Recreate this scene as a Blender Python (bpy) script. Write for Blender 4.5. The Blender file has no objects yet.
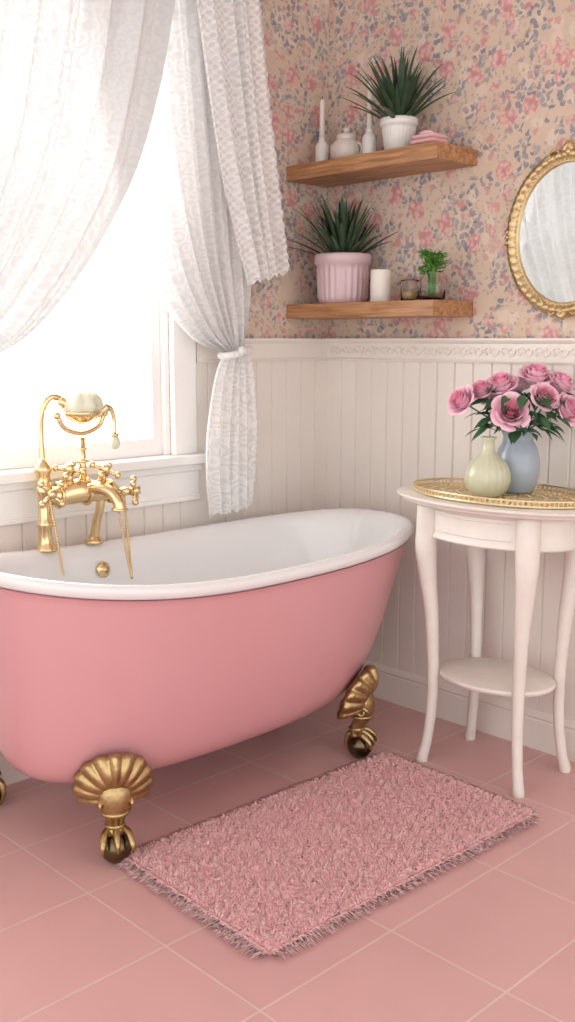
import bpy, math, random
import numpy as np
from mathutils import Vector, Matrix
random.seed(7)
rng = np.random.default_rng(3)
PI = math.pi
scene = bpy.context.scene
scene.view_settings.view_transform = 'Standard'

# ------------------------------------------------------------------ helpers
class MB:
    def __init__(s):
        s.v = []; s.f = []; s.m = []
    def add(s, V, F, m=0):
        o = len(s.v)
        s.v.extend([tuple(p) for p in V])
        for f in F:
            s.f.append(tuple(i + o for i in f)); s.m.append(m)
    def obj(s, name, mats, parent=None, smooth=True, loc=None, bevel=0, angle=None):
        me = bpy.data.meshes.new(name)
        me.from_pydata(s.v, [], s.f)
        for m in (mats if isinstance(mats, (list, tuple)) else [mats]):
            me.materials.append(m)
        me.polygons.foreach_set('material_index', s.m)
        me.polygons.foreach_set('use_smooth', [smooth] * len(s.f))
        me.update()
        ob = bpy.data.objects.new(name, me)
        scene.collection.objects.link(ob)
        if loc: ob.location = loc
        if parent: ob.parent = parent
        if bevel:
            b = ob.modifiers.new('bev', 'BEVEL'); b.width = bevel; b.segments = 2; b.limit_method = 'ANGLE'
        if angle:
            try:
                me.set_sharp_from_angle(angle=angle)
            except Exception: pass
        return ob

def empty(name, loc=(0, 0, 0)):
    e = bpy.data.objects.new(name, None)
    e.empty_display_size = .05
    scene.collection.objects.link(e); e.location = loc
    return e

def box(mb, x0, x1, y0, y1, z0, z1, m=0):
    V = [(x0,y0,z0),(x1,y0,z0),(x1,y1,z0),(x0,y1,z0),(x0,y0,z1),(x1,y0,z1),(x1,y1,z1),(x0,y1,z1)]
    F = [(0,3,2,1),(4,5,6,7),(0,1,5,4),(1,2,6,5),(2,3,7,6),(3,0,4,7)]
    mb.add(V, F, m)

def catmull(P, n):
    P = [np.array(p, float) for p in P]
    P = [2*P[0]-P[1]] + P + [2*P[-1]-P[-2]]
    out = []
    segs = len(P) - 3
    for k in range(n):
        t = k/(n-1)*segs
        i = min(int(t), segs-1); u = t - i
        a,b,c,d = P[i:i+4]
        out.append(.5*((2*b)+(-a+c)*u+(2*a-5*b+4*c-d)*u*u+(-a+3*b-3*c+d)*u**3))
    return out

def tube(mb, pts, rad, segs=12, m=0, smooth_n=0, flat=1.0, xf=None):
    """sweep; rad float or list"""
    if not isinstance(rad, (list, tuple)): rad = [rad]*len(pts)
    if smooth_n:
        R = catmull([(r,) for r in rad], smooth_n); rad = [max(float(r[0]), 1e-4) for r in R]
        pts = catmull(pts, smooth_n)
    P = [Vector([float(c) for c in p]) for p in pts]
    n = len(P)
    T = []
    for i in range(n):
        t = P[min(i+1,n-1)] - P[max(i-1,0)]
        T.append(t.normalized() if t.length > 1e-9 else Vector((0,0,1)))
    N = T[0].orthogonal().normalized()
    if abs(T[0].z) > .7: N = (Vector((1,0,0)) - T[0]*T[0].x).normalized()
    V = []; F = []
    for i in range(n):
        N = (N - T[i]*N.dot(T[i])).normalized()
        B = T[i].cross(N)
        for k in range(segs):
            a = 2*PI*k/segs
            V.append(P[i] + N*math.cos(a)*rad[i] + B*math.sin(a)*rad[i]*flat)
    for i in range(n-1):
        for k in range(segs):
            a = i*segs+k; b = i*segs+(k+1)%segs
            F.append((a,b,b+segs,a+segs))
    F.append(tuple(range(segs))[::-1]); F.append(tuple((n-1)*segs+k for k in range(segs)))
    if xf: V = [xf @ v for v in V]
    mb.add(V, F, m)

def lathe(mb, prof, segs=48, c=(0,0,0), m=0, rib=None, sx=1, sy=1, xf=None):
    V = []; F = []
    for i,(r,z) in enumerate(prof):
        for k in range(segs):
            a = 2*PI*k/segs
            rr = r
            if rib and rib[2] <= z <= rib[3]: rr = r*(1+rib[1]*math.cos(rib[0]*a))
            V.append(Vector((rr*math.cos(a)*sx, rr*math.sin(a)*sy, z)))
    for i in range(len(prof)-1):
        for k in range(segs):
            a = i*segs+k; b = i*segs+(k+1)%segs
            F.append((a,b,b+segs,a+segs))
    if prof[0][0] > 1e-5: F.append(tuple(range(segs))[::-1])
    if prof[-1][0] > 1e-5: F.append(tuple((len(prof)-1)*segs+k for k in range(segs)))
    if xf: V = [xf @ v for v in V]
    V = [v + Vector(c) for v in V]
    mb.add(V, F, m)

def ball(mb, c, r, m=0, segs=16, sc=(1,1,1)):
    V=[];F=[]
    n=segs//2
    for i in range(n+1):
        p=PI*i/n
        for k in range(segs):
            a=2*PI*k/segs
            V.append((c[0]+r*sc[0]*math.sin(p)*math.cos(a), c[1]+r*sc[1]*math.sin(p)*math.sin(a), c[2]-r*sc[2]*math.cos(p)))
    for i in range(n):
        for k in range(segs):
            a=i*segs+k; b=i*segs+(k+1)%segs
            F.append((a,b,b+segs,a+segs))
    mb.add(V,F,m)

def torus(mb, c, R, r, axis='z', m=0, s1=32, s2=8, sx=1, sy=1):
    pts=[]
    V=[];F=[]
    for i in range(s1):
        a=2*PI*i/s1
        for k in range(s2):
            b=2*PI*k/s2
            x=(R+r*math.cos(b))*math.cos(a)*sx; y=(R+r*math.cos(b))*math.sin(a)*sy; z=r*math.sin(b)
            if axis=='x': x,y,z=z,x,y
            if axis=='y': x,y,z=x,z,y
            V.append((c[0]+x,c[1]+y,c[2]+z))
    for i in range(s1):
        for k in range(s2):
            F.append((i*s2+k, ((i+1)%s1)*s2+k, ((i+1)%s1)*s2+(k+1)%s2, i*s2+(k+1)%s2))
    mb.add(V,F,m)

# ------------------------------------------------------------------ materials
def newmat(name):
    m = bpy.data.materials.new(name); m.use_nodes = True
    nt = m.node_tree; b = nt.nodes['Principled BSDF']
    return m, nt, b
def N(nt, t, **kw):
    n = nt.nodes.new(t)
    for k,v in kw.items():
        if k.startswith('i_'): n.inputs[k[2:].replace('_',' ')].default_value = v
        else: setattr(n, k, v)
    return n
def simple(name, col, rough=.5, metal=0, var=.08, scale=12, bump=0, bscale=60, coat=0, spec=None, trans=0, sss=0):
    m, nt, b = newmat(name)
    geo = N(nt,'ShaderNodeNewGeometry')
    nz = N(nt,'ShaderNodeTexNoise'); nz.inputs['Scale'].default_value = scale; nz.inputs['Detail'].default_value = 4
    nt.links.new(geo.outputs['Position'], nz.inputs['Vector'])
    mx = N(nt,'ShaderNodeMix', data_type='RGBA')
    mx.inputs['A'].default_value = tuple(c*(1-var) for c in col)+(1,)
    mx.inputs['B'].default_value = tuple(min(1,c*(1+var)) for c in col)+(1,)
    nt.links.new(nz.outputs['Fac'], mx.inputs['Factor'])
    nt.links.new(mx.outputs['Result'], b.inputs['Base Color'])
    b.inputs['Roughness'].default_value = rough
    b.inputs['Metallic'].default_value = metal
    if coat: b.inputs['Coat Weight'].default_value = coat; b.inputs['Coat Roughness'].default_value = .05
    if trans: b.inputs['Transmission Weight'].default_value = trans
    if sss:
        b.inputs['Subsurface Weight'].default_value = sss; b.inputs['Subsurface Scale'].default_value = .01
    if bump:
        n2 = N(nt,'ShaderNodeTexNoise'); n2.inputs['Scale'].default_value = bscale; n2.inputs['Detail'].default_value = 3
        nt.links.new(geo.outputs['Position'], n2.inputs['Vector'])
        bp = N(nt,'ShaderNodeBump'); bp.inputs['Strength'].default_value = bump; bp.inputs['Distance'].default_value = .004
        nt.links.new(n2.outputs['Fac'], bp.inputs['Height']); nt.links.new(bp.outputs['Normal'], b.inputs['Normal'])
    return m

M_white = simple('painted_wood_white', (.80,.735,.68), .45, var=.03, bump=.05)
M_frame = simple('window_paint', (.86,.84,.82), .4, var=.02)
M_table = simple('table_paint', (.79,.735,.68), .45, var=.09, scale=24, bump=.15, bscale=25)
M_enamel = simple('enamel_white', (.81,.80,.80), .12, var=.01, coat=.5)
M_tubpink = simple('tub_pink_paint', (.65,.315,.335), .28, var=.02, coat=.25)
M_gold = simple('polished_brass', (.80,.61,.35), .2, metal=1, var=.06, scale=30)
M_goldold = simple('antique_brass', (.48,.35,.17), .33, metal=1, var=.4, scale=45, bump=.4, bscale=120)
M_dark = simple('dark_bronze', (.15,.11,.06), .25, metal=1, var=.4, scale=45)
M_goldframe = simple('gilt', (.64,.49,.27), .38, metal=.9, var=.25, scale=60, bump=.3, bscale=150)
M_ceil = simple('ceiling_paint', (.85,.83,.8), .7, var=.02)
M_porc = simple('porcelain', (.76,.74,.70), .25, var=.03, coat=.3)
M_pinkpot = simple('pink_ceramic', (.64,.47,.50), .35, var=.04, coat=.2)
M_candle = simple('candle_wax', (.82,.76,.70), .5, var=.04, sss=.2)
M_soil = simple('soil', (.06,.04,.03), .9, var=.3, scale=80)
M_green = simple('blade_leaf_green', (.04,.08,.04), .4, var=.6, scale=40)
M_green2 = simple('herb_green', (.14,.34,.06), .5, var=.35, scale=60)
M_leaf = simple('rose_leaf', (.04,.11,.045), .45, var=.4, scale=50)
M_rose = simple('rose_petal', (.94,.41,.55), .5, var=.10, scale=45, sss=.1)
M_rosel = simple('rose_petal_light', (.96,.60,.71), .5, var=.08, scale=45, sss=.1)
M_sage = simple('sage_glaze', (.57,.57,.41), .3, var=.06, coat=.3)
M_blue = simple('blue_glaze', (.37,.43,.50), .3, var=.07, coat=.3)
M_soap = simple('pink_cloth', (.78,.46,.47), .8, var=.08, bump=.3)
M_cream = simple('cream_ceramic', (.70,.62,.56), .4, var=.06)

def glassmat():
    m, nt, b = newmat('clear_glass')
    b.inputs['Transmission Weight'].default_value = 1; b.inputs['Roughness'].default_value = .02
    b.inputs['Base Color'].default_value = (.93,.97,.95,1); b.inputs['IOR'].default_value = 1.3
    return m
M_glass = glassmat()
def mirrormat():
    m, nt, b = newmat('mirror_glass')
    b.inputs['Metallic'].default_value = 1; b.inputs['Roughness'].default_value = .03
    b.inputs['Base Color'].default_value = (.74,.77,.77,1)
    return m
M_mirror = mirrormat()

def woodmat():
    m, nt, b = newmat('oak_wood')
    geo = N(nt,'ShaderNodeNewGeometry')
    mp = N(nt,'ShaderNodeMapping'); mp.inputs['Scale'].default_value = (2.5,26,34)
    nt.links.new(geo.outputs['Position'], mp.inputs['Vector'])
    nz = N(nt,'ShaderNodeTexNoise'); nz.inputs['Scale'].default_value = 3; nz.inputs['Detail'].default_value = 8; nz.inputs['Distortion'].default_value=.6
    nt.links.new(mp.outputs['Vector'], nz.inputs['Vector'])
    cr = N(nt,'ShaderNodeValToRGB')
    cr.color_ramp.elements[0].position=.3; cr.color_ramp.elements[0].color=(.25,.105,.04,1)
    cr.color_ramp.elements[1].position=.7; cr.color_ramp.elements[1].color=(.54,.285,.135,1)
    nt.links.new(nz.outputs['Fac'], cr.inputs['Fac']); nt.links.new(cr.outputs['Color'], b.inputs['Base Color'])
    b.inputs['Roughness'].default_value=.45
    bp=N(nt,'ShaderNodeBump'); bp.inputs['Strength'].default_value=.2; bp.inputs['Distance'].default_value=.002
    nt.links.new(nz.outputs['Fac'],bp.inputs['Height']); nt.links.new(bp.outputs['Normal'],b.inputs['Normal'])
    return m
M_wood = woodmat()

def wallpaper():
    m, nt, b = newmat('floral_wallpaper')
    L = nt.links.new
    geo = N(nt,'ShaderNodeNewGeometry')
    sp = N(nt,'ShaderNodeSeparateXYZ'); L(geo.outputs['Position'], sp.inputs[0])
    ad = N(nt,'ShaderNodeMath', operation='SUBTRACT'); L(sp.outputs['X'],ad.inputs[0]); L(sp.outputs['Y'],ad.inputs[1])
    gt = N(nt,'ShaderNodeMath', operation='LESS_THAN'); L(sp.outputs['X'],gt.inputs[0]); gt.inputs[1].default_value=.0005
    m3 = N(nt,'ShaderNodeMath', operation='MULTIPLY_ADD'); L(gt.outputs[0],m3.inputs[0]); m3.inputs[1].default_value=3.37; L(ad.outputs[0],m3.inputs[2])
    cb = N(nt,'ShaderNodeCombineXYZ'); L(m3.outputs[0],cb.inputs['X']); L(sp.outputs['Z'],cb.inputs['Y'])
    dn = N(nt,'ShaderNodeTexNoise'); dn.inputs['Scale'].default_value=38; dn.inputs['Detail'].default_value=3
    L(cb.outputs[0],dn.inputs['Vector'])
    sb = N(nt,'ShaderNodeVectorMath',operation='SUBTRACT'); L(dn.outputs['Color'],sb.inputs[0]); sb.inputs[1].default_value=(.5,.5,.5)
    sc = N(nt,'ShaderNodeVectorMath',operation='SCALE'); L(sb.outputs[0],sc.inputs[0]); sc.inputs['Scale'].default_value=.036
    dv = N(nt,'ShaderNodeVectorMath',operation='ADD'); L(cb.outputs[0],dv.inputs[0]); L(sc.outputs[0],dv.inputs[1])
    def noise(scale, detail=2, vec=None, off=0):
        mp=N(nt,'ShaderNodeMapping'); mp.inputs['Location'].default_value=(off,off*1.7,off)
        L((vec or cb.outputs[0]), mp.inputs['Vector'])
        n=N(nt,'ShaderNodeTexNoise'); n.inputs['Scale'].default_value=scale; n.inputs['Detail'].default_value=detail
        L(mp.outputs[0],n.inputs['Vector']); return n.outputs['Fac']
    def vor(scale, vec, off=0):
        mp=N(nt,'ShaderNodeMapping'); mp.inputs['Location'].default_value=(off,off*1.3,0)
        L(vec, mp.inputs['Vector'])
        n=N(nt,'ShaderNodeTexVoronoi', voronoi_dimensions='2D'); n.inputs['Scale'].default_value=scale
        L(mp.outputs[0],n.inputs['Vector']); return n
    def ramp(sock, a, c):
        mr=N(nt,'ShaderNodeMapRange'); mr.inputs['From Min'].default_value=a; mr.inputs['From Max'].default_value=c
        L(sock,mr.inputs['Value']); return mr.outputs[0]
    def mul(a,c):
        x=N(nt,'ShaderNodeMath',operation='MULTIPLY')
        L(a,x.inputs[0])
        if isinstance(c,float): x.inputs[1].default_value=c
        else: L(c,x.inputs[1])
        return x.outputs[0]
    def mix(f,a,col):
        x=N(nt,'ShaderNodeMix',data_type='RGBA'); L(f,x.inputs['Factor'])
        if isinstance(a,tuple): x.inputs['A'].default_value=a
        else: L(a,x.inputs['A'])
        if isinstance(col,tuple): x.inputs['B'].default_value=col
        else: L(col,x.inputs['B'])
        return x.outputs['Result']
    def cellr(v,ch):
        s=N(nt,'ShaderNodeSeparateColor'); L(v.outputs['Color'],s.inputs[0]); return s.outputs[ch]
    base = mix(noise(9,3),(.60,.455,.345,1),(.69,.55,.44,1))
    v0=vor(20,dv.outputs[0],4.2); base=mix(mul(mul(ramp(v0.outputs['Distance'],.42,.30),ramp(cellr(v0,0),.55,.6)),.6),base,(.73,.61,.52,1))
    v1=vor(34,dv.outputs[0],1.1); f1=mul(ramp(v1.outputs['Distance'],.36,.28),ramp(cellr(v1,0),.78,.81)); base=mix(mul(f1,.75),base,(.60,.29,.27,1))
    clus=ramp(noise(10,3,None,3.3),.46,.52)
    v2=vor(54,dv.outputs[0],2.2); f2=mul(mul(ramp(v2.outputs['Distance'],.46,.36),ramp(cellr(v2,1),.28,.32)),clus)
    base=mix(mul(f2,.86),base,mix(cellr(v2,2),(.17,.19,.25,1),(.34,.34,.37,1)))
    v3=vor(76,dv.outputs[0],7.7); f3=mul(mul(ramp(v3.outputs['Distance'],.38,.28),ramp(cellr(v3,1),.58,.62)),ramp(noise(8,2,None,9.),.40,.48))
    base=mix(mul(f3,.76),base,(.36,.33,.33,1))
    v4=vor(10.5,cb.outputs[0],.35)
    dst=N(nt,'ShaderNodeMath',operation='ADD'); L(v4.outputs['Distance'],dst.inputs[0]); L(mul(noise(45,2,None,5.),.22),dst.inputs[1])
    v5=vor(54,dv.outputs[0],.9)
    petal=mix(ramp(v5.outputs['Distance'],.15,.6),(.76,.48,.44,1),(.56,.24,.25,1))
    petal=mix(mul(ramp(v4.outputs['Distance'],.14,.02),.5),petal,(.52,.20,.21,1))
    f4=mul(ramp(dst.outputs[0],.42,.37),ramp(cellr(v4,0),.52,.54))
    base=mix(mul(f4,.86),base,petal)
    v6=vor(20,dv.outputs[0],5.35)
    f6=mul(ramp(v6.outputs['Distance'],.33,.27),ramp(cellr(v6,0),.77,.79))
    base=mix(mul(f6,.75),base,petal)
    L(base,b.inputs['Base Color']); b.inputs['Roughness'].default_value=.7
    return m
M_wall = wallpaper()

def tilemat():
    m, nt, b = newmat('pink_floor_tiles'); L=nt.links.new
    geo = N(nt,'ShaderNodeNewGeometry')
    mp = N(nt,'ShaderNodeMapping'); mp.inputs['Location'].default_value=(-.085,1.40+.36,0)
    L(geo.outputs['Position'],mp.inputs['Vector'])
    br = N(nt,'ShaderNodeTexBrick'); br.offset=0; br.squash=1
    br.inputs['Scale'].default_value=1; br.inputs['Brick Width'].default_value=.275; br.inputs['Row Height'].default_value=.36
    br.inputs['Mortar Size'].default_value=.0028; br.inputs['Mortar Smooth'].default_value=.2
    br.inputs['Color1'].default_value=(.68,.41,.395,1); br.inputs['Color2'].default_value=(.645,.375,.365,1); br.inputs['Mortar'].default_value=(.73,.55,.49,1)
    L(mp.outputs[0],br.inputs['Vector'])
    nz=N(nt,'ShaderNodeTexNoise'); nz.inputs['Scale'].default_value=5; nz.inputs['Detail'].default_value=5
    L(geo.outputs['Position'],nz.inputs['Vector'])
    mx=N(nt,'ShaderNodeMix',data_type='RGBA',blend_type='MULTIPLY'); mx.inputs['Factor'].default_value=.2
    cr=N(nt,'ShaderNodeValToRGB'); cr.color_ramp.elements[0].position=.3; cr.color_ramp.elements[0].color=(.72,.7,.7,1); cr.color_ramp.elements[1].position=.65; cr.color_ramp.elements[1].color=(1,1,1,1)
    L(nz.outputs['Fac'],cr.inputs[0]); L(br.outputs['Color'],mx.inputs['A']); L(cr.outputs[0],mx.inputs['B'])
    L(mx.outputs['Result'],b.inputs['Base Color']); b.inputs['Roughness'].default_value=.32
    bp=N(nt,'ShaderNodeBump',invert=True); bp.inputs['Strength'].default_value=.5; bp.inputs['Distance'].default_value=.002
    L(br.outputs['Fac'],bp.inputs['Height']); L(bp.outputs[0],b.inputs['Normal'])
    return m
M_tile = tilemat()

def sheer(name, tr, lace=False, tcol=.42):
    m = bpy.data.materials.new(name); m.use_nodes=True; nt=m.node_tree; nt.nodes.clear(); L=nt.links.new
    out=N(nt,'ShaderNodeOutputMaterial')
    tp=N(nt,'ShaderNodeBsdfTransparent'); tl=N(nt,'ShaderNodeBsdfTranslucent'); df=N(nt,'ShaderNodeBsdfDiffuse')
    df.inputs['Color'].default_value=(.96,.95,.94,1)
    m1=N(nt,'ShaderNodeMixShader'); m1.inputs[0].default_value=.62; L(tl.outputs[0],m1.inputs[1]); L(df.outputs[0],m1.inputs[2])
    m2=N(nt,'ShaderNodeMixShader'); L(m1.outputs[0],m2.inputs[1]); L(tp.outputs[0],m2.inputs[2])
    geo=N(nt,'ShaderNodeNewGeometry'); mp=N(nt,'ShaderNodeMapping'); mp.inputs['Rotation'].default_value=(PI/4,0,0); mp.inputs['Scale'].default_value=(.0,1,1)
    L(geo.outputs['Position'],mp.inputs['Vector'])
    v=N(nt,'ShaderNodeTexVoronoi'); v.inputs['Scale'].default_value=(62 if lace else 95); v.inputs['Randomness'].default_value=(.15 if lace else .7)
    L(mp.outputs[0],v.inputs['Vector'])
    v2=N(nt,'ShaderNodeTexVoronoi'); v2.inputs['Scale'].default_value=24; v2.inputs['Randomness'].default_value=.6; L(mp.outputs[0],v2.inputs['Vector'])
    s=N(nt,'ShaderNodeMath',operation='MULTIPLY'); s.inputs[1].default_value=24; L(v2.outputs['Distance'],s.inputs[0])
    s2=N(nt,'ShaderNodeMath',operation='SINE'); L(s.outputs[0],s2.inputs[0])
    s3=N(nt,'ShaderNodeMapRange'); L(s2.outputs[0],s3.inputs[0]); s3.inputs['From Min'].default_value=-.2; s3.inputs['From Max'].default_value=.5
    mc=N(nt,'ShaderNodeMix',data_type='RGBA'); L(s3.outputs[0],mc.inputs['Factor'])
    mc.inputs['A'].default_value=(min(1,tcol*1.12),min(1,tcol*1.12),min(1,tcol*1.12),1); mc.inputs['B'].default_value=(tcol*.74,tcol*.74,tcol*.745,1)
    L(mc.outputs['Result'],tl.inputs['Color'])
    mr=N(nt,'ShaderNodeMapRange'); L(v.outputs['Distance'],mr.inputs[0])
    if lace:
        mr.inputs['From Min'].default_value=.28; mr.inputs['From Max'].default_value=.5; mr.inputs['To Min'].default_value=tr+.20; mr.inputs['To Max'].default_value=.02
    else:
        mr.inputs['From Min'].default_value=.25; mr.inputs['From Max'].default_value=.6; mr.inputs['To Min'].default_value=tr*.4; mr.inputs['To Max'].default_value=tr*1.3
    nz=N(nt,'ShaderNodeTexNoise'); nz.inputs['Scale'].default_value=14; L(geo.outputs['Position'],nz.inputs['Vector'])
    mu=N(nt,'ShaderNodeMath',operation='MULTIPLY'); L(mr.outputs[0],mu.inputs[0])
    mr2=N(nt,'ShaderNodeMapRange'); L(nz.outputs['Fac'],mr2.inputs[0]); mr2.inputs['From Min'].default_value=.35; mr2.inputs['From Max'].default_value=.65; mr2.inputs['To Min'].default_value=.6; mr2.inputs['To Max'].default_value=1.1
    L(mr2.outputs[0],mu.inputs[1]); L(mu.outputs[0],m2.inputs[0]); L(m2.outputs[0],out.inputs[0])
    return m
M_sheer = sheer('sheer_voile_dimmed', .05, tcol=.23); M_sheer2 = sheer('sheer_voile_half_dimmed', .04, tcol=.50); M_sheer3 = sheer('sheer_voile_brightened', .06, tcol=.95); M_lace = sheer('lace_net', .08, True, tcol=.97)  # copies of one voile: window glare dimmed, tail brightened in the translucent colour

def rugmat():
    m, nt, b = newmat('rug_yarn'); L=nt.links.new
    at=N(nt,'ShaderNodeAttribute',attribute_name='tint')
    cr=N(nt,'ShaderNodeValToRGB'); cr.color_ramp.elements[0].color=(.76,.39,.40,1); cr.color_ramp.elements[1].color=(.95,.64,.63,1)
    L(at.outputs['Fac'],cr.inputs[0]); L(cr.outputs[0],b.inputs['Base Color']); b.inputs['Roughness'].default_value=.85
    return m
M_rug = rugmat()

# ------------------------------------------------------------------ room shell
H=2.55; RX=3.9; RY=-3.9
WY0,WY1,WZ0,WZ1=-1.80,-.665,.845,2.18   # window opening
RAIL=1.185
mb=MB(); box(mb,-.12,RX,RY,.12,-.08,0); mb.obj('floor',M_tile,smooth=False)
mb=MB(); box(mb,-.12,RX,RY,.12,H,H+.08); mb.obj('ceiling',M_ceil,smooth=False)
mb=MB(); box(mb,-.0,RX,0,.12,0,H); mb.obj('wall_back',M_wall,smooth=False)
mb=MB()
box(mb,-.12,0,WY1,.12,0,H); box(mb,-.12,0,RY,WY0,0,H); box(mb,-.12,0,WY0,WY1,0,WZ0-.03); box(mb,-.12,0,WY0,WY1,WZ1,H)
mb.obj('wall_window',M_wall,smooth=False)

def beadboard(mb, a0, a1, z0, z1, fn, t=.012, w=.066, g=.006, d=.006):
    prof=[(a0,0),(a0,t)]
    x=a0
    while x+w < a1:
        x2=x+w
        prof += [(x2-g*.6,t),(x2,t-d),(x2+g*.6,t)]
        x=x2
    prof += [(a1,t),(a1,0)]
    V=[fn(a,h,z0) for a,h in prof]+[fn(a,h,z1) for a,h in prof]
    n=len(prof); F=[(i,i+1,i+1+n,i+n) for i in range(n-1)]
    mb.add(V,F)
mb=MB(); beadboard(mb,.012,RX,.10,RAIL-.06,lambda a,h,z:(a,-h,z)); mb.obj('trim_1',M_white,smooth=False)
mb=MB()
beadboard(mb,.0,-WY1-.09,.10,RAIL-.06,lambda a,h,z:(h,-a,z))
beadboard(mb,-WY1-.09,-WY0+.09,.10,WZ0-.13,lambda a,h,z:(h,-a,z))
beadboard(mb,-WY0+.09,-RY,.10,RAIL-.06,lambda a,h,z:(h,-a,z))
mb.obj('trim_2',M_white,smooth=False)

def sweep_profile(mb, prof, a0, a1, fn):
    V=[fn(a0,h,z) for h,z in prof]+[fn(a1,h,z) for h,z in prof]
    n=len(prof); F=[(i,(i+1)%n,(i+1)%n+n,i+n) for i in range(n)]
    F.append(tuple(range(n))); F.append(tuple(range(n,2*n))[::-1]); mb.add(V,F)
railp=[(0,RAIL-.072),(.018,RAIL-.072),(.022,RAIL-.066),(.018,RAIL-.060),(.017,RAIL-.016),(.024,RAIL-.012),(.030,RAIL-.006),(.030,RAIL),(0,RAIL)]
basep=[(0,0),(.020,0),(.020,.085),(.017,.092),(.021,.098),(.017,.108),(.012,.116),(0,.116)]
fnB=lambda a,h,z:(a,-h,z); fnW=lambda a,h,z:(h,-a,z)
def relief(mb, a0, a1, fn):
    a=a0; z=RAIL-.038
    while a < a1-.05:
        for (ca,up) in ((a+.012,1),(a+.036,-1)):
            pts=[fn(ca+.014*math.cos(t)*(.45+.55*(1-k/10)), .019, z+up*.014*math.sin(t)*(.45+.55*(1-k/10))) for k in range(11) for t in [-.3+k*.55]]
            tube(mb,pts,.0036,segs=6)
        ball(mb,fn(a+.050,.019,z),.005,segs=6)
        a+=.056
mb=MB(); sweep_profile(mb,railp,0,RX,fnB); relief(mb,.03,1.6,fnB); mb.obj('trim_3',M_white,smooth=False)
mb=MB(); sweep_profile(mb,railp,0,-WY1-.09,fnW); sweep_profile(mb,railp,-WY0+.09,-RY,fnW); mb.obj('trim_4',M_white,smooth=False)
mb=MB(); sweep_profile(mb,basep,0,RX,fnB); mb.obj('baseboard_back',M_white,smooth=False)
mb=MB(); sweep_profile(mb,basep,0,-RY,fnW); mb.obj('baseboard_window',M_white,smooth=False)

# ------------------------------------------------------------------ window
win=empty('window_1',(0,0,0))
mb=MB()
box(mb,0,.022,WY1,WY1+.085,WZ0,WZ1+.09); box(mb,0,.022,WY0-.085,WY0,WZ0,WZ1+.09); box(mb,0,.026,WY0-.1,WY1+.1,WZ1,WZ1+.1)
box(mb,-.125,.0,WY1-.018,WY1+.002,WZ0,WZ1); box(mb,-.125,0,WY0-.002,WY0+.018,WZ0,WZ1); box(mb,-.125,0,WY0,WY1,WZ1-.018,WZ1+.002)
mb.obj('casing',M_frame,win,False,bevel=.003)
mb=MB()
box(mb,-.16,.055,WY0-.11,WY1+.11,WZ0-.028,WZ0); box(mb,0,.032,WY0-.095,WY1+.095,WZ0-.05,WZ0-.028); box(mb,0,.022,WY0-.09,WY1+.09,WZ0-.13,WZ0-.05); box(mb,0,.028,WY0-.09,WY1+.09,WZ0-.14,WZ0-.125)
mb.obj('sill',M_frame,win,False,bevel=.004)
mb=MB()
def sash(x,z0,z1):
    box(mb,x-.018,x+.018,WY0+.019,WY0+.05,z0,z1); box(mb,x-.018,x+.018,WY1-.05,WY1-.019,z0,z1)
    box(mb,x-.017,x+.017,WY0+.050,WY1-.050,z0,z0+.05); box(mb,x-.017,x+.017,WY0+.050,WY1-.050,z1-.04,z1)
sash(-.035,WZ0+.001,1.44); sash(-.075,1.40,WZ1-.019)
mb.obj('sashes',M_frame,win,False)

# ------------------------------------------------------------------ curtains
def panel(mb, Lp, Rp, nf, amp0, amp1, xb, ns=160, nt=90, ph=0, scallop=0, sag=0, m=0, pinch=None):
    Lc=catmull(Lp,nt); Rc=catmull(Rp,nt)
    V=[];F=[]
    for j in range(nt):
        t=j/(nt-1)
        amp=amp0+(amp1-amp0)*t
        for i in range(ns):
            s=i/(ns-1)
            p=Lc[j]*(1-s)+Rc[j]*s
            w=2*PI*nf*s+ph+1.2*math.sin(2*PI*s*1.3+2.2*t)
            x=xb+amp*(math.sin(w)+.35*math.sin(2.3*w+1+3*t))
            y=p[0]; z=p[1]
            if sag: z-=sag*math.sin(PI*s)*math.sin(PI*min(t*1.0,1))
            if scallop:
                if j>=nt-2: z-= .012*abs(math.sin(PI*s*9))
                if i>=ns-2: y+= .009*abs(math.sin(PI*t*22))
            V.append((x,y,z))
    for j in range(nt-1):
        for i in range(ns-1):
            a=j*ns+i; F.append((a,a+1,a+ns+1,a+ns))
    mb.add(V,F,m)
cur=empty('curtain',(0,0,0))
RZ=2.36
mb=MB()
panel(mb,[(-2.02,RZ),(-2.0,2.0),(-1.98,1.6),(-1.96,1.25),(-1.93,1.03)],
         [(-.66,RZ),(-.737,2.067),(-.800,1.807),(-.90,1.556),(-1.10,1.28),(-1.32,1.13),(-1.86,.99)],12,.020,.013,.135,ns=240,nt=100)
panel(mb,[(-1.95,1.03),(-1.99,.9),(-2.03,.6),(-2.03,.4)],[(-1.86,1.0),(-1.80,.9),(-1.76,.6),(-1.75,.4)],6,.008,.016,.11,ns=90,nt=40)
mb.obj('left_panel',M_sheer,cur)
mb=MB()
panel(mb,[(-1.00,RZ),(-.985,2.0),(-.91,1.556),(-.78,1.316),(-.65,1.185),(-.535,1.145)],
         [(-.45,RZ),(-.43,2.1),(-.41,1.75),(-.42,1.45),(-.43,1.27),(-.455,1.145)],8,.013,.009,.085,ns=180,nt=100,ph=1)
panel(mb,[(-.535,1.145),(-.575,1.08),(-.612,.92),(-.620,.78),(-.612,.672)],[(-.455,1.145),(-.44,1.08),(-.425,.92),(-.425,.8),(-.430,.682)],5,.008,.012,.10,ns=110,nt=60,ph=.5,scallop=1,m=1)
mb.obj('right_panel',[M_sheer2,M_sheer3],cur)
mb=MB()
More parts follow.
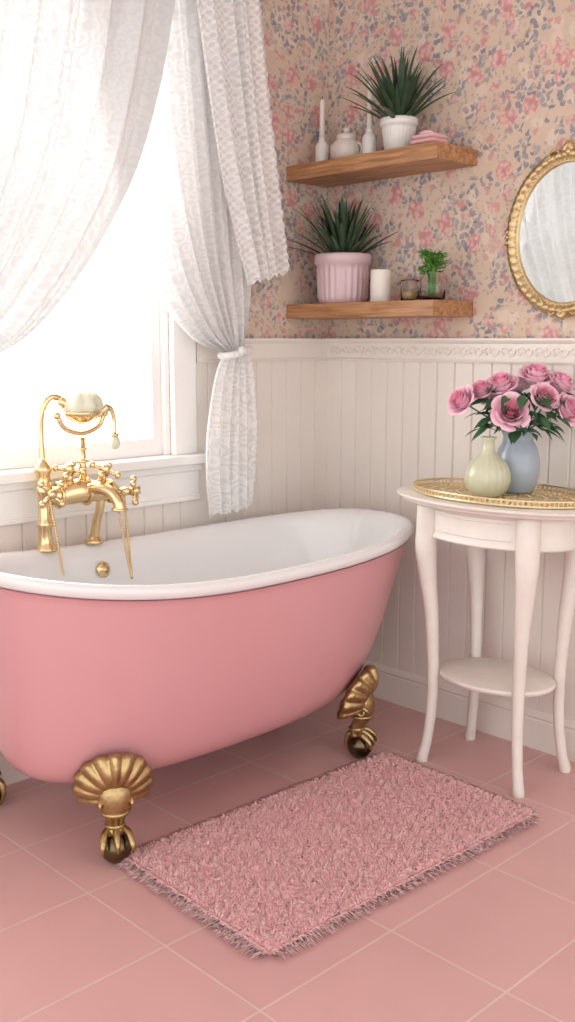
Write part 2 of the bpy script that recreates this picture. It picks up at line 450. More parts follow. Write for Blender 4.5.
panel(mb,[(-.70,RZ),(-.64,2.0),(-.57,1.65),(-.51,1.45),(-.475,1.345)],[(-.455,RZ),(-.433,2.14),(-.40,1.85),(-.355,1.55),(-.325,1.385)],4,.011,.012,.135,ns=110,nt=80,ph=2,scallop=1)
mb.obj('lace_overlay',M_lace,cur)
mb=MB()
pts=[(.10+.035*math.cos(a),-.495+.048*math.sin(a),1.143+.010*math.sin(a)) for a in np.linspace(0,2*PI,25)]
tube(mb,pts,.011,segs=8)
tube(mb,[(.10,-.455,1.15),(.06,-.43,1.165),(.0,-.42,1.17)],.006,segs=8)
pts=[(.10+.03*math.cos(a),-1.905+.055*math.sin(a),1.015) for a in np.linspace(0,2*PI,25)]
tube(mb,pts,.011,segs=8)
ball(mb,(.137,-.50,1.148),.014)
mb.obj('tie_backs',M_sheer3,cur)
mb=MB()
tube(mb,[(.11,-2.1,RZ),(.11,-.34,RZ)],.011,segs=16); ball(mb,(.11,-.33,RZ),.02); ball(mb,(.11,-2.11,RZ),.02)
for y in (-2.06,-.39): tube(mb,[(0,y,RZ-.02),(.06,y,RZ-.018),(.11,y,RZ)],.007)
mb.obj('curtain_rod',M_gold,cur)

# ------------------------------------------------------------------ bathtub
tub=empty('clawfoot_bathtub',(.365,-.82,0))
TX=.360
def sgnp(v,e): return math.copysign(abs(v)**e,v)
def rise(y):
    t=(y+.82)/.70
    return .026*max(0,t)**2.5 if t>0 else .070*abs(t)**2.4
RING=128
def ring(hx,y0,y1,z,n,w):
    out=[]
    yc=(y0+y1)/2; hy=(y1-y0)/2
    for k in range(RING):
        a=2*PI*k/RING
        x=TX+hx*sgnp(math.cos(a),2/n); y=yc+hy*sgnp(math.sin(a),2/n)
        out.append((x-.365,y+.82,z+w*rise(y)))
    return out
RZT=.620
rows=[ # hx,y0,y1,z,n,w,mat
 (.001,-.90,-.88,.150,2.2,0),(.12,-1.27,-.50,.152,2.3,0),(.175,-1.35,-.42,.162,2.4,0),(.208,-1.395,-.355,.182,2.45,0),(.230,-1.42,-.315,.215,2.5,.03),
 (.246,-1.437,-.28,.265,2.5,.1),(.262,-1.45,-.24,.34,2.5,.25),(.274,-1.46,-.205,.42,2.5,.5),(.284,-1.468,-.172,.50,2.5,.75),(.291,-1.474,-.145,.56,2.5,.93),(.293,-1.476,-.136,RZT-.022,2.5,1),
 (.304,-1.487,-.124,RZT-.022,2.5,1),(.311,-1.495,-.116,RZT-.014,2.5,1),(.314,-1.498,-.113,RZT-.002,2.5,1),(.310,-1.494,-.117,RZT+.008,2.5,1),(.298,-1.482,-.129,RZT+.014,2.5,1),(.282,-1.464,-.146,RZT+.010,2.5,1),
 (.271,-1.45,-.159,RZT-.005,2.5,1),(.265,-1.442,-.169,RZT-.03,2.5,1),(.256,-1.43,-.195,.50,2.5,.8),(.242,-1.41,-.24,.40,2.5,.5),(.224,-1.385,-.30,.30,2.5,.2),(.200,-1.35,-.37,.235,2.4,.05),(.165,-1.30,-.44,.205,2.3,0),(.10,-1.18,-.56,.195,2.3,0),(.001,-.90,-.88,.192,2.2,0)]
def shell(rs,name,mat):
    V=[];F=[]
    for r in rs: V+=ring(*r)
    for i in range(len(rs)-1):
        for k in range(RING):
            a=i*RING+k;b=i*RING+(k+1)%RING; F.append((a,b,b+RING,a+RING))
    q=MB(); q.add(V,F); o=q.obj(name,mat,tub)
    s=o.modifiers.new('s','SUBSURF'); s.levels=1; s.render_levels=1
    return o
shell(rows[:12],'outer_body',M_tubpink); shell(rows[10:],'enamel_basin',M_enamel)

def clawfoot(name, px, py, ang):
    mb=MB()
    nu,nv=90,16
    cx0,cz0=.004,.168
    V=[];F=[]
    for j in range(nv):
        rho=j/(nv-1)
        for i in range(nu):
            u=-1+2*i/(nu-1); ph=u*math.radians(108)
            edge=1+.07*abs(math.cos(u*PI*5.0))
            R=.093*rho*edge*(1-.14*(abs(u)**3))
            bul=.030*math.sin(PI*min(rho*.9+.08,1))+.016+.0062*rho*abs(math.cos(u*PI*5.0))
            y=R*math.sin(ph)*1.0; z=cz0+R*math.cos(ph)*1.05
            x=cx0+bul+.34*(z-cz0)-abs(y)*.30
            V.append((x,y,z))
    for j in range(nv-1):
        for i in range(nu-1):
            a=j*nu+i; F.append((a,a+1,a+nu+1,a+nu))
    V2=[(x-.02,y,z) for x,y,z in V]
    o0=len(mb.v)
    mb.add(V+V2,F+[tuple(i+len(V) for i in f[::-1]) for f in F])
    es=[(nv-1)*nu+i for i in range(nu)]
    for a,b in zip(es[:-1],es[1:]):
        mb.f.append((a+o0,b+o0,b+o0+len(V),a+o0+len(V))); mb.m.append(0)
    tube(mb,[(.010,0,.20),(.024,0,.172),(.030,0,.140),(.022,0,.112),(.010,0,.090),(.012,0,.066)],[.026,.036,.030,.021,.018,.021],segs=20,smooth_n=24,flat=1.15)
    torus(mb,(.026,0,.128),.029,.006,'z'); torus(mb,(.010,0,.088),.019,.005,'z')
    for s in (-1,1):
        pts=[(.032+.018*math.cos(t)*q, s*.030+s*.006*q, .146+.018*math.sin(t)*q) for t,q in [(k*.6,1-k*.06) for k in range(13)]]
        tube(mb,pts,.005,segs=7)
    ball(mb,(.020,0,.036),.036,m=1,segs=28)
    for yy in (-.030,0,.030):
        tube(mb,[(.008,yy*.4,.080),(.034,yy*.9,.076),(.055,yy*1.1,.058),(.059,yy*1.15,.040)],[.008,.0085,.007,.003],segs=10,smooth_n=16)
    tube(mb,[(.0,0,.075),(-.014,0,.062),(-.018,0,.036),(-.008,0,.010)],[.010,.010,.008,.004],segs=10,smooth_n=12)
    ob=mb.obj(name,[M_goldold,M_dark],tub)
    ob.location=(px-.365,py+.82,0); ob.rotation_euler=(0,0,ang)
    return ob
clawfoot('claw_foot_1',.548,-1.268,math.radians(-28))
clawfoot('claw_foot_2',.535,-.440,math.radians(28))
clawfoot('claw_foot_3',.120,-1.335,math.radians(218))
clawfoot('claw_foot_4',.190,-.440,math.radians(138))
mb=MB()
X=Matrix.Rotation(math.radians(80),4,'Y')
lathe(mb,[(0,-.002),(.021,-.002),(.022,.003),(.017,.007),(.006,.009),(.006,.016),(.0,.017)],32,xf=X)
ob=mb.obj('overflow_plate',M_gold,tub); ob.location=(.107-.365,-.985+.82,.565)

# ------------------------------------------------------------------ faucet
fa=empty('bath_faucet',(.095,-1.15,.640))
mb=MB(); O=Vector((.095,-1.15,.640))
def P(x,y,z): return (x-O.x,y-O.y,z-O.z)
lathe(mb,[(.0,.0),(.030,.0),(.030,.006),(.022,.014),(.018,.03),(.017,.06),(.022,.066),(.022,.074),(.0165,.08),(.0165,.145),(.022,.150),(.024,.158),(.022,.168),(.018,.175),(.018,.20),(.023,.208),(.023,.218),(.013,.23),(.009,.24),(0,.242)],32)
tube(mb,[P(.095,-1.15,.86),P(.095,-1.152,.94),P(.10,-1.150,1.00),P(.105,-1.128,1.035),P(.11,-1.095,1.032)],[.008,.008,.0085,.009,.008],segs=14,smooth_n=40)
tube(mb,[P(.095,-1.15,.785),P(.105,-1.11,.782),P(.115,-1.06,.79),P(.125,-1.0,.785),P(.135,-.955,.78)],[.022,.027,.032,.027,.020],segs=24,smooth_n=30)
for (x,y,z,r) in ((.104,-1.115,.783,.031),(.118,-1.04,.789,.035),(.131,-.972,.782,.028)):
    torus(mb,P(x,y,z),r,.005,'y',s1=28)
tube(mb,[P(.125,-.995,.785),P(.118,-.995,.74),P(.10,-.995,.70),P(.085,-.995,.650)],[.014,.012,.012,.013],segs=16,smooth_n=20)
lathe(mb,[(0,0),(.026,0),(.026,.006),(.018,.012),(.014,.02)],28,c=P(.085,-.995,.638))
tube(mb,[P(.118,-1.04,.79),P(.16,-1.03,.80),P(.20,-1.015,.79),P(.222,-1.008,.765),P(.224,-1.006,.745)],[.020,.017,.016,.016,.018],segs=18,smooth_n=30)
torus(mb,P(.224,-1.006,.747),.018,.004)
def cross(c,d,k=1.15):
    d=Vector(d).normalized(); a=d.orthogonal().normalized(); b=d.cross(a)
    c=Vector(c)
    tube(mb,[c,c+d*.03*k],[.014,.010],segs=14)
    ce=c+d*.036*k
    tube(mb,[c+d*.026*k,c+d*.050*k],[.013,.011],segs=16)
    for v in (a,b,-a,-b):
        tube(mb,[ce,ce+v*.020*k,ce+v*.028*k],[.006,.005,.007],segs=10)
        ball(mb,ce+v*.031*k,.0095,segs=12)
cross(P(.112,-1.085,.81),(.35,-.15,1))
cross(P(.13,-1.0,.805),(.5,.1,1))
cross(P(.142,-.95,.778),(.7,.9,.1))
cross(P(.105,-1.14,.79),(1,-.4,.1))
tube(mb,[P(.118,-1.045,.81),P(.118,-1.045,.86),P(.118,-1.045,.93)],[.012,.009,.008],segs=14)
torus(mb,P(.118,-1.045,.868),.010,.005); torus(mb,P(.118,-1.045,.90),.009,.004)
tube(mb,[P(.118,-1.115,.985),P(.118,-1.095,.955),P(.118,-1.045,.94),P(.118,-.995,.955),P(.118,-.975,.985)],.0065,segs=12,smooth_n=24)
ball(mb,P(.118,-1.117,.989),.010); ball(mb,P(.118,-.973,.989),.010)
tube(mb,[P(.12,-.975,1.005),P(.12,-.955,1.0),P(.12,-.945,.97),P(.12,-.944,.93)],[.008,.007,.006,.006],segs=12,smooth_n=16)
torus(mb,P(.12,-.944,.93),.008,.004)
tube(mb,[P(.112,-1.105,1.03),P(.118,-1.09,1.015),P(.118,-1.04,.975),P(.118,-1.0,.985),P(.12,-.965,1.006)],[.012,.014,.010,.010,.013],segs=16,smooth_n=24)
lathe(mb,[(.012,-.02),(.03,-.012),(.052,.004),(.056,.012),(.052,.014)],32,c=P(.118,-1.045,.985))
mb.obj('brass_fittings',M_gold,fa)
mb=MB()
lathe(mb,[(.0,.0),(.034,.002),(.050,.012),(.056,.028),(.052,.046),(.038,.062),(.018,.070),(0,.071)],64,c=P(.118,-1.045,.985),rib=(8,.06,.001,.069))
ball(mb,P(.12,-.944,.910),.015,sc=(1,1,1.3))
mb.obj('porcelain_handset',simple('handset_porcelain',(.70,.71,.55),.3,var=.1,coat=.3),fa)
mb=MB()
def chain(p0,p1,sag,n=34):
    p0=Vector(p0);p1=Vector(p1)
    for k in range(n):
        t=k/(n-1); q=p0.lerp(p1,t); q.z-=sag*4*t*(1-t)
        ball(mb,q,.0042,segs=8)
chain(P(.150,-.940,.775),P(.170,-.935,.545),.0,34); chain(P(.155,-.965,.755),P(.170,-.935,.545),.012,30)
chain(P(.120,-1.15,.79),P(.150,-1.135,.585),.0,30)
mb.obj('bead_chain',M_gold,fa)

# ------------------------------------------------------------------ shelves
def shelf(name,z):
    mb=MB(); box(mb,0.001,.592,-.190,-.001,z-.045,z)
    return mb.obj(name,M_wood,smooth=False,bevel=.002)
S1=1.716; S2=1.292
shelf('wooden_shelf',S1); shelf('wooden_shelf.001',S2)

def blade(mb, base, az, L, w, lean, curl, m=0, n=10, twist=0):
    V=[];F=[]
    x=base[0];y=base[1];z=base[2]
    a=lean; st=L/n
    dx,dy=math.cos(az),math.sin(az); px,py=-dy,dx
    for i in range(n+1):
        t=i/n
        ww=w*(.75+.9*t)*(1-t)**.75*1.25 if t<1 else 0
        ww=max(ww,.0003)
        nz=.25*ww
        V += [(x-px*ww+dx*-nz*math.cos(a),y-py*ww+dy*-nz*math.cos(a),z+nz*math.sin(a)+nz),(x,y,z),(x+px*ww-dx*nz*math.cos(a),y+py*ww-dy*nz*math.cos(a),z+nz*math.sin(a)+nz)]
        a=lean+curl*t*t
        x+=dx*math.sin(a)*st; y+=dy*math.sin(a)*st; z+=math.cos(a)*st
    for i in range(n):
        for k in range(2):
            q=i*3+k; F.append((q,q+1,q+4,q+3))
    mb.add(V,F,m)

def blade_plant(name, x,y,z, potprof, potmat, rib, count, Lr, zsoil, rs, maxlean=1.0):
    e=empty(name,(x,y,z))
    mb=MB(); lathe(mb,potprof,96,rib=rib); mb.obj('pot',potmat,e)
    mb=MB(); lathe(mb,[(0,zsoil),(rs,zsoil)],32); mb.obj('soil',M_soil,e,smooth=False)
    mb=MB()
    for k in range(count):
        f=k/count
        az=k*2.39996+random.uniform(-.3,.3)
        lean=(.06+maxlean*f**1.0)*random.uniform(.85,1.15)
        L=random.uniform(*Lr)*(1-.12*f)
        reach=math.sin(az)*math.sin(min(lean+.3,1.5))*L
        if y+reach > -.012:
            lean*= .35; L*=.95
        if x+math.cos(az)*math.sin(min(lean+.3,1.5))*L < .012: lean*=.4
        blade(mb,(rs*.55*f*math.cos(az),rs*.55*f*math.sin(az),zsoil),az,L,random.uniform(.006,.009),lean,random.uniform(.1,.5))
    mb.obj('leaves',M_green,e)
    return e
blade_plant('potted_aloe',.380,-.098,S1,[(0,0),(.036,0),(.040,.004),(.049,.07),(.051,.078),(.056,.080),(.056,.098),(.053,.101),(.049,.098),(.047,.085),(.0,.085)],M_porc,(28,.035,.008,.072),80,(.16,.225),.084,.046,1.15)
blade_plant('potted_grass_plant',.162,-.098,S2,[(0,0),(.068,0),(.073,.004),(.077,.02),(.080,.10),(.082,.118),(.089,.122),(.090,.145),(.087,.152),(.082,.15),(.079,.135),(.0,.135)],M_pinkpot,(24,.040,.02,.105),90,(.14,.225),.134,.075,1.05)

def candlestick(name,x,y,h):
    e=empty(name,(x,y,S1))
    mb=MB(); lathe(mb,[(0,0),(.021,0),(.022,.004),(.022,.06),(.019,.070),(.012,.075),(.010,.082),(.012,.086),(.008,.09),(0,.09)],32); mb.obj('holder',M_porc,e)
    mb=MB(); lathe(mb,[(0,.086),(.009,.086),(.0075,h-.012),(.005,h-.004),(0,h)],20); mb.obj('taper_candle',M_candle,e)
    mb=MB(); tube(mb,[(0,0,h-.003),(.001,0,h+.007)],.0012,segs=6); mb.obj('wick',M_soil,e)
candlestick('candlestick',.070,-.10,.205); candlestick('candlestick.001',.268,-.10,.225)
e=empty('ceramic_jar',(.170,-.095,S1))
mb=MB(); lathe(mb,[(0,0),(.03,0),(.044,.014),(.050,.034),(.046,.056),(.034,.068),(.030,.072),(.034,.075),(.030,.084),(.014,.09),(.008,.093),(.011,.10),(.006,.106),(0,.107)],48,rib=(16,.02,.005,.06)); mb.obj('jar_body',M_cream,e)
mb=MB(); pts=[(.043+.020*math.sin(t),0,.036+.020*math.cos(t)) for t in np.linspace(.1,PI-.1,14)]; tube(mb,pts,.004,segs=8)
tube(mb,[(-.040,0,.03),(-.058,0,.045),(-.064,0,.062)],[.008,.006,.005],segs=10,smooth_n=10); mb.obj('handle_and_spout',M_cream,e)
e=empty('folded_washcloths',(.498,-.105,S1))
mb=MB()
for k in range(3):
    box(mb,-.046+.004*k,.046-.003*k,-.035,.035,.0005+.013*k,.0125+.013*k)
o=mb.obj('cloth_stack',M_soap,e,bevel=.005); 
mb=MB(); ball(mb,(-.01,0,.045),.017,sc=(1.3,1,.45)); mb.obj('soap_bar',M_rosel,e)

e=empty('pillar_candle',(.320,-.10,S2))
mb=MB(); lathe(mb,[(0,0),(.030,0),(.031,.002),(.031,.094),(.029,.098),(.024,.096),(.0,.092)],40); mb.obj('wax',M_candle,e)
mb=MB(); tube(mb,[(0,0,.09),(.001,0,.103)],.0013,segs=6); mb.obj('wick',M_soil,e)
e=empty('glass_votive_jar',(.422,-.085,S2))
mb=MB(); lathe(mb,[(0,0),(.026,0),(.028,.004),(.028,.055),(.025,.060),(.027,.064),(.024,.064),(.023,.055),(.025,.05),(.025,.006),(0,.005)],36); mb.obj('glass',M_glass,e)
mb=MB(); lathe(mb,[(0,.0065),(.023,.0065),(.023,.030),(0,.030)],30); mb.obj('wax',simple('amber_wax',(.62,.38,.18),.4),e)
e=empty('herb_vase',(.515,-.10,S2))
mb=MB(); lathe(mb,[(0,0),(.036,0),(.040,.006),(.041,.05),(.036,.062),(.027,.070),(.027,.080),(.031,.084),(.028,.084),(.025,.079),(.025,.070),(.034,.060),(.038,.05),(.037,.008),(0,.006)],40); mb.obj('glass',M_glass,e)
mb=MB()
for k in range(30):
    az=random.uniform(0,2*PI); r=random.uniform(.0,.040); h=random.uniform(.105,.152)-r*.6
    top=(r*math.cos(az),r*math.sin(az)*.9,h)
    tube(mb,[(.01*math.cos(az),.01*math.sin(az),.012),(.012*math.cos(az),.012*math.sin(az),.08),top],.0011,segs=5,smooth_n=6)
    for q in range(11):
        a=random.uniform(0,2*PI)
        b=(top[0]+random.uniform(-.010,.010),top[1]+random.uniform(-.010,.010),top[2]+random.uniform(-.016,.008))
        blade(mb,b,a,random.uniform(.010,.017),.0045,random.uniform(.5,1.4),.6,n=4)
mb.obj('herb_sprigs',M_green2,e)

# ------------------------------------------------------------------ mirror
mr=empty('oval_wall_mirror',(.900,-.001,1.462))
A,B=.158,.188
mb=MB(); 
V=[(0,-.012,0)]+[(A*math.cos(t),-.012,B*math.sin(t)) for t in np.linspace(0,2*PI,97)[:-1]]
F=[(0,(k+1)%96+1,k+1) for k in range(96)]
mb.add(V,F); mb.obj('mirror_glass',M_mirror,mr,smooth=False)
mb=MB()
sec=[(-.006,0),(-.006,-.016),(-.002,-.020),(.003,-.016),(.007,-.022),(.014,-.028),(.021,-.024),(.025,-.016),(.029,-.018),(.031,-.010),(.030,0)]
S=480;V=[];F=[]
for i in range(S):
    t=2*PI*i/S
    nx,nz=math.cos(t)/A,math.sin(t)/B; l=math.hypot(nx,nz); nx/=l;nz/=l
    for j,(o,d) in enumerate(sec):
        k=.0
        if 3<j<8: k=.004*abs(math.sin(26*t))
        if j>=8: o=o+.003*abs(math.sin(40*t))
        V.append(((A*math.cos(t)+nx*o), d-k if d<0 else d, B*math.sin(t)+nz*o))
n=len(sec)
for i in range(S):
    for j in range(n-1): F.append((i*n+j,((i+1)%S)*n+j,((i+1)%S)*n+j+1,i*n+j+1))
mb.add(V,F)
for i in range(84):
    t=2*PI*i/84; ball(mb,((A+.001)*math.cos(t),-.019,(B+.001)*math.sin(t)),.0038,segs=8)
def ornament(sg,zb,sc):
    for k in range(-3,4):
        a=k*.36; L=(.030-.003*abs(k))*sc
        p0=Vector((0,-.022,zb)); d=Vector((math.sin(a),0,sg*math.cos(a)))
        tube(mb,[p0+d*.004,p0+d*L*.6+Vector((0,-.008,0)),p0+d*L],[.003,.0065*sc,.003],segs=8,smooth_n=8)
        ball(mb,p0+d*L,.0045*sc,segs=8)
    ball(mb,(0,-.026,zb),.010*sc)
    for s in (-1,1):
        pts=[(s*(.045+.017*math.cos(t)*(1-.07*k))*sc,-.022,zb+sg*(-.004+.017*math.sin(t)*(1-.07*k))*sc) for k,t in [(k,.2+k*.55) for k in range(12)]]
        tube(mb,pts,.0042*sc,segs=8)
        tube(mb,[(s*.06*sc,-.022,zb-sg*.006),(s*.085*sc,-.022,zb-sg*.02),(s*.105*sc,-.022,zb-sg*.045)],[.006,.005,.002],segs=8,smooth_n=8)
ornament(1,B+.020,.9); ornament(-1,-B-.018,.7)
for s in (-1,1): 
    for q in (-1,0,1): tube(mb,[(s*(A+.02),-.024,q*.012),(s*(A+.034),-.020,q*.02)],[.006,.003],segs=8)
mb.obj('gilt_frame',M_goldframe,mr)

# ------------------------------------------------------------------ table
TCX,TCY,TZ=.853,-.208,.764
tb=empty('side_table',(TCX,TCY,0))
mb=MB()
sy=.62
lathe(mb,[(0,TZ-.022),(.294,TZ-.022),(.306,TZ-.018),(.309,TZ-.014),(.314,TZ-.011),(.323,TZ-.007),(.324,TZ-.002),(.320,TZ),(0,TZ)],96,sy=sy)
mb.obj('table_top',M_table,tb,angle=.6)
mb=MB()
lathe(mb,[(.205,TZ-.112),(.226,TZ-.112),(.230,TZ-.108),(.226,TZ-.102),(.222,TZ-.096),(.222,TZ-.036),(.230,TZ-.032),(.240,TZ-.022),(.205,TZ-.022)],96,sy=.68)
for zz in (TZ-.088,TZ-.044):
    tube(mb,[(.2235*math.cos(t),.2235*.68*math.sin(t),zz) for t in np.linspace(-2.13,-1.02,24)],.0020,segs=5)
mb.obj('apron',M_table,tb,angle=.6)
mb=MB()
lathe(mb,[(0,.252),(.160,.252),(.169,.256),(.172,.262),(.169,.268),(.160,.271),(0,.271)],80,sy=.76)
mb.obj('lower_shelf',M_table,tb,angle=.6)
mb=MB()
for sx_ in (-1,1):
    for sy_ in (-1,1):
        d=Vector((sx_*.155,sy_*.111,0)); 
        def q(f,z): return (d.x*f,d.y*f,z)
        tube(mb,[q(1.02,TZ-.024),q(1.03,TZ-.10),q(1.04,TZ-.15),q(1.01,TZ-.22),q(.95,TZ-.32),q(.92,.36),q(.90,.26),q(.91,.16),q(.97,.06),q(1.03,.012),q(1.03,.0)],[.031,.031,.030,.025,.020,.0175,.0160,.0150,.0142,.016,.016],segs=10,smooth_n=60)
mb.obj('cabriole_legs',M_table,tb)
tr=empty('gilt_filigree_tray',(TCX-.006,TCY,TZ+.0005))
TA,TB_=.268,.160
mb=MB()
lathe(mb,[(0,.0005),(TA-.006,.0005),(TA-.006,.004),(0,.004)],96,sy=TB_/TA)
mb.obj('tray_base',simple('tray_gold_matt',(.78,.64,.42),.5,metal=.6,var=.3,scale=90,bump=.8,bscale=220),tr,smooth=False)
mb=MB()
for (o,z,r) in ((0,.005,.003),(.0,.019,.0026)):
    torus(mb,(0,0,z),TA+o,r,s1=120,s2=8,sy=(TB_+o)/(TA+o))
for i in range(110):
    t=2*PI*i/110
    c=Vector((TA*math.cos(t),TB_*math.sin(t),.012)); tg=Vector((-TA*math.sin(t),TB_*math.cos(t),0)).normalized()
    pts=[c+tg*.0065*math.cos(a)+Vector((0,0,.0065*math.sin(a))) for a in np.linspace(0,2*PI,11)]
    tube(mb,pts,.0014,segs=5)
for rr in (.92,.80,.66,.5,.33,.16):
    nn=int(70*rr)+4
    for i in range(nn):
        t=2*PI*(i+.5*(rr>.6))/nn
        torus(mb,(TA*rr*math.cos(t),TB_*rr*math.sin(t),.005),.0085,.0016,s1=12,s2=5)
mb.obj('filigree',simple('tray_gilt',(.84,.68,.42),.3,metal=.9,var=.1),tr)

VZ=TZ+.0085
sg=empty('sage_vase',(.844,-.264,VZ))
mb=MB(); lathe(mb,[(0,0),(.035,0),(.039,.003),(.053,.018),(.060,.040),(.059,.064),(.049,.088),(.029,.106),(.018,.118),(.0145,.135),(.017,.150),(.022,.156),(.018,.155),(.012,.14),(.012,.12),(0,.118)],96,rib=(20,.015,.01,.11)); mb.obj('vase_body',M_sage,sg)
BV=(.854,-.141,VZ)
bv=empty('rose_bouquet_vase',BV)
mb=MB(); lathe(mb,[(0,0),(.042,0),(.046,.004),(.056,.03),(.061,.060),(.060,.090),(.052,.118),(.042,.138),(.040,.150),(.045,.162),(.049,.166),(.044,.164),(.036,.150),(.036,.135),(0,.13)],56); mb.obj('vase_body',M_blue,bv)

def rose(mb, c, R, d, seed):
    rr=random.Random(seed)
    d=Vector(d).normalized(); rot=Vector((0,0,1)).rotation_difference(d).to_matrix().to_4x4()
    rot=Matrix.Translation(Vector(c)) @ rot @ Matrix.Rotation(rr.uniform(0,6),4,'Z')
    layers=[(.14,.92,.00,1.6,3,0),(.27,.98,.02,1.15,4,0),(.42,.97,.07,.92,5,0),(.57,.90,.16,.80,5,1),(.72,.78,.28,.78,5,1),(.86,.58,.42,.74,6,1)]
    for li,(a_,h_,cu,sp,np_,mi) in enumerate(layers):
        for p in range(np_):
            ph=2*PI*p/np_+li*.7+rr.uniform(-.12,.12)
            hs=h_*rr.uniform(.95,1.05)
            V=[];F=[];nu,nv=11,9
            for j in range(nv):
                v=j/(nv-1)
                for i in range(nu):
                    u=-1+2*i/(nu-1)
                    top=1-.16*abs(u)**3
                    vv=v*top
                    rad=R*(a_*(.30+.70*vv**.5)+cu*.62*vv**4+.02*u)
                    ang=ph+u*sp*(.6+.4*math.sin(PI*min(v*.75+.1,1)))
                    z=R*(-.35+ (hs+.10)*vv*1.05 - cu*.40*vv**6)
                    V.append(rot@Vector((rad*math.cos(ang),rad*math.sin(ang),z)))
            for j in range(nv-1):
                for i in range(nu-1):
                    q=j*nu+i;F.append((q,q+1,q+nu+1,q+nu))
            mb.add(V,F,mi)
def RF(r,f,z): return (.695*r+.719*f,.719*r-.695*f,z)
roses=[(RF(-.160,.04,.246),.042,RF(-.8,.5,.5)),(RF(-.042,.085,.220),.050,RF(-.1,1,.45)),(RF(-.055,.02,.284),.045,RF(-.3,.4,.9)),
       (RF(.035,.02,.308),.046,RF(.1,.4,1)),(RF(.105,.065,.226),.043,RF(.7,.7,.4)),(RF(.098,.02,.290),.042,RF(.6,.4,.8)),(RF(-.105,.02,.272),.036,RF(-.5,.5,.9)),(RF(.045,.075,.258),.040,RF(.3,.9,.6)),(RF(.0,-.04,.28),.036,RF(0,-.5,.9)),(RF(-.07,-.045,.25),.034,RF(-.4,-.5,.8))]
mb=MB(); ml=MB()
for k,(c,R,d) in enumerate(roses):
    rose(mb,c,R,d,k+11)
    cc=Vector(c)-Vector(d).normalized()*R*.3
    tube(ml,[(0,0,.13),(c[0]*.25,c[1]*.25,.172),tuple(cc)],.0022,segs=7,smooth_n=10)
mb.obj('rose_blooms',[M_rose,M_rosel],bv)
def leaf(mb,b,d,L,w,roll=0):
    d=Vector(d).normalized(); s=d.cross(Vector((0,0,1))).normalized(); up=s.cross(d)
    s=(s*math.cos(roll)+up*math.sin(roll)); up=s.cross(d)
    V=[];F=[];n=8
    for i in range(n+1):
        t=i/n; ww=w*math.sin(PI*t**.8)*(1-.2*t)+.0002
        c=Vector(b)+d*L*t+Vector((0,0,-.35*L*t*t))
        V+=[c-s*ww+up*.25*ww,c,c+s*ww+up*.25*ww]
    for i in range(n):
        for k in range(2):
            q=i*3+k;F.append((q,q+1,q+4,q+3))
    mb.add(V,F)
for k in range(140):
    az=random.uniform(0,2*PI); el=random.uniform(-.5,.6)
    r=random.uniform(.02,.110); h=random.uniform(.168,.268)
    b=(r*math.cos(az)+.012,r*math.sin(az)*.8-.012,h)
    if b[1]+math.sin(az)*.045>.118: continue
    leaf(ml,b,(math.cos(az),math.sin(az)*.8,el),random.uniform(.034,.058),random.uniform(.010,.016),random.uniform(-.7,.7))
ml.obj('rose_foliage',M_leaf,bv)

# ------------------------------------------------------------------ rug
rg=empty('shaggy_bath_rug',(.835,-.835,0))
RX0,RX1,RY0,RY1=-.232,.256,-.432,.432
def tufts(n, x, y, z, L, r, tx, ty, tint):
    az=rng.uniform(0,2*PI,n)
    V=np.zeros((n,7,3))
    for k in range(3):
        a=az+2*PI*k/3
        V[:,k,0]=x+r*np.cos(a);V[:,k,1]=y+r*np.sin(a);V[:,k,2]=z
        V[:,3+k,0]=x+tx*.45*L+r*1.1*np.cos(a);V[:,3+k,1]=y+ty*.45*L+r*1.1*np.sin(a);V[:,3+k,2]=z+L*.55*np.clip(1-.5*(tx**2+ty**2),.1,1)
    V[:,6,0]=x+tx*L;V[:,6,1]=y+ty*L;V[:,6,2]=z+L*np.clip(1-.75*np.sqrt(tx**2+ty**2),-.0,1)
    F=[]
    base=np.array([[0,1,4,3],[1,2,5,4],[2,0,3,5]]);tri=np.array([[3,4,6],[4,5,6],[5,3,6]])
    off=(np.arange(n)*7)[:,None,None]
    return V.reshape(-1,3),(base[None]+off).reshape(-1,4),(tri[None]+off).reshape(-1,3),np.repeat(tint,7)
n1=52000
x=rng.uniform(RX0,RX1,n1);y=rng.uniform(RY0,RY1,n1)
cl=np.sin(x*130+3*np.sin(y*63))*np.sin(y*124+3*np.sin(x*67))
V1=tufts(n1,x,y,np.full(n1,.012),.011+.004*cl+rng.uniform(0,.003,n1),rng.uniform(.0017,.0026,n1),.6*np.sin(x*110+y*55)+rng.uniform(-.4,.4,n1),.6*np.cos(y*105+x*60)+rng.uniform(-.4,.4,n1),np.clip(.52+.22*cl+rng.uniform(-.22,.22,n1),0,1))
n2=5200
side=rng.integers(0,4,n2);u=rng.uniform(0,1,n2)
fx=np.where(side==0,RX0,np.where(side==1,RX1,RX0+u*(RX1-RX0)));fy=np.where(side==2,RY0,np.where(side==3,RY1,RY0+u*(RY1-RY0)))
ox=np.where(side==0,-1.,np.where(side==1,1.,0));oy=np.where(side==2,-1.,np.where(side==3,1.,0))
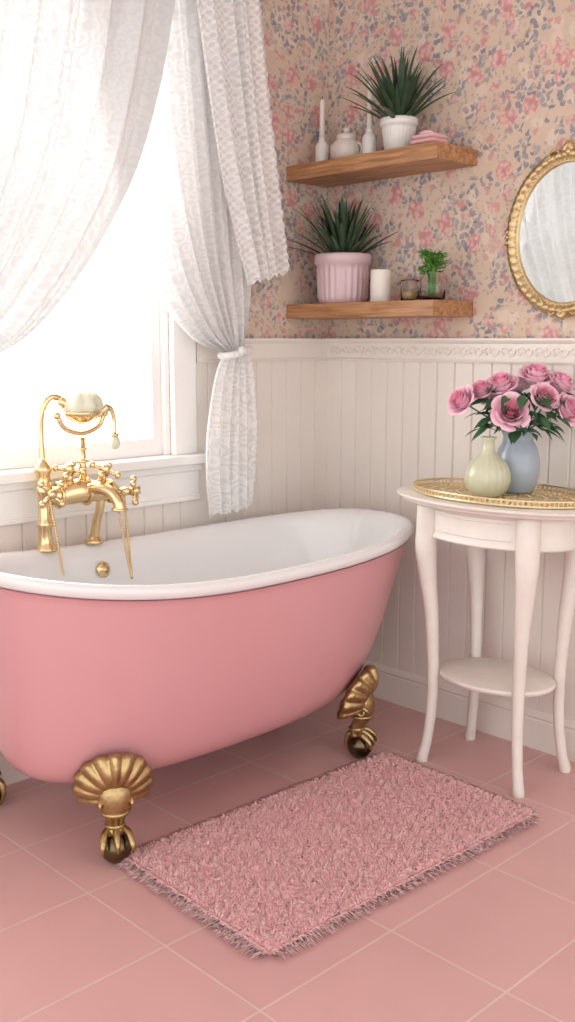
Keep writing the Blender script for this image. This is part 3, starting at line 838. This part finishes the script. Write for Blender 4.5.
V2=tufts(n2,fx,fy,np.full(n2,.008),rng.uniform(.018,.034,n2),rng.uniform(.0015,.0024,n2),ox*1.1+rng.uniform(-.35,.35,n2),oy*1.1+rng.uniform(-.35,.35,n2),rng.uniform(.5,1,n2))
vs=[];qs=[];ts=[];tn=[];o=0
for V,Q,T,ti in (V1,V2):
    vs.append(V);qs.append(Q+o);ts.append(T+o);tn.append(ti);o+=len(V)
vs=np.vstack(vs);qs=np.vstack(qs);ts=np.vstack(ts);tn=np.concatenate(tn)
vs[:,2]=np.maximum(vs[:,2],.002)
me=bpy.data.meshes.new('pile')
me.from_pydata(vs.tolist(),[],qs.tolist()+ts.tolist())
at=me.attributes.new('tint','FLOAT','POINT');at.data.foreach_set('value',tn.astype(np.float32))
me.materials.append(M_rug);me.polygons.foreach_set('use_smooth',[True]*len(me.polygons))
ob=bpy.data.objects.new('pile',me);scene.collection.objects.link(ob);ob.parent=rg
mb=MB();box(mb,RX0,RX1,RY0,RY1,.001,.014);mb.obj('backing',simple('rug_backing',(.80,.45,.45),.9),rg,smooth=False)
rg.rotation_euler=(0,0,math.radians(-2.0))

# ------------------------------------------------------------------ camera
a=math.radians(45.9);p=math.atan(171/1025)
F_=Vector((-math.sin(a)*math.cos(p),math.cos(a)*math.cos(p),-math.sin(p)))
cam=bpy.data.cameras.new('camera');co=bpy.data.objects.new('camera',cam);scene.collection.objects.link(co)
co.location=(2.408,-2.517,1.18);co.rotation_euler=F_.to_track_quat('-Z','Y').to_euler()
cam.sensor_fit='VERTICAL';cam.sensor_height=36;cam.lens=36*1025/1022
cam.clip_start=.05
scene.camera=co

# ------------------------------------------------------------------ light
w=bpy.data.worlds.new('world');scene.world=w;w.use_nodes=True
bg=w.node_tree.nodes['Background'];bg.inputs[0].default_value=(1,.985,.97,1);bg.inputs[1].default_value=1.95
al=bpy.data.lights.new('daylight','AREA');al.shape='RECTANGLE';al.size=2.2;al.size_y=2.2;al.energy=98;al.color=(1,.985,.965)
ao=bpy.data.objects.new('daylight',al);scene.collection.objects.link(ao)
ao.location=(-.75,-1.25,1.75);ao.rotation_euler=Vector((1,0,-.25)).to_track_quat('-Z','Y').to_euler()
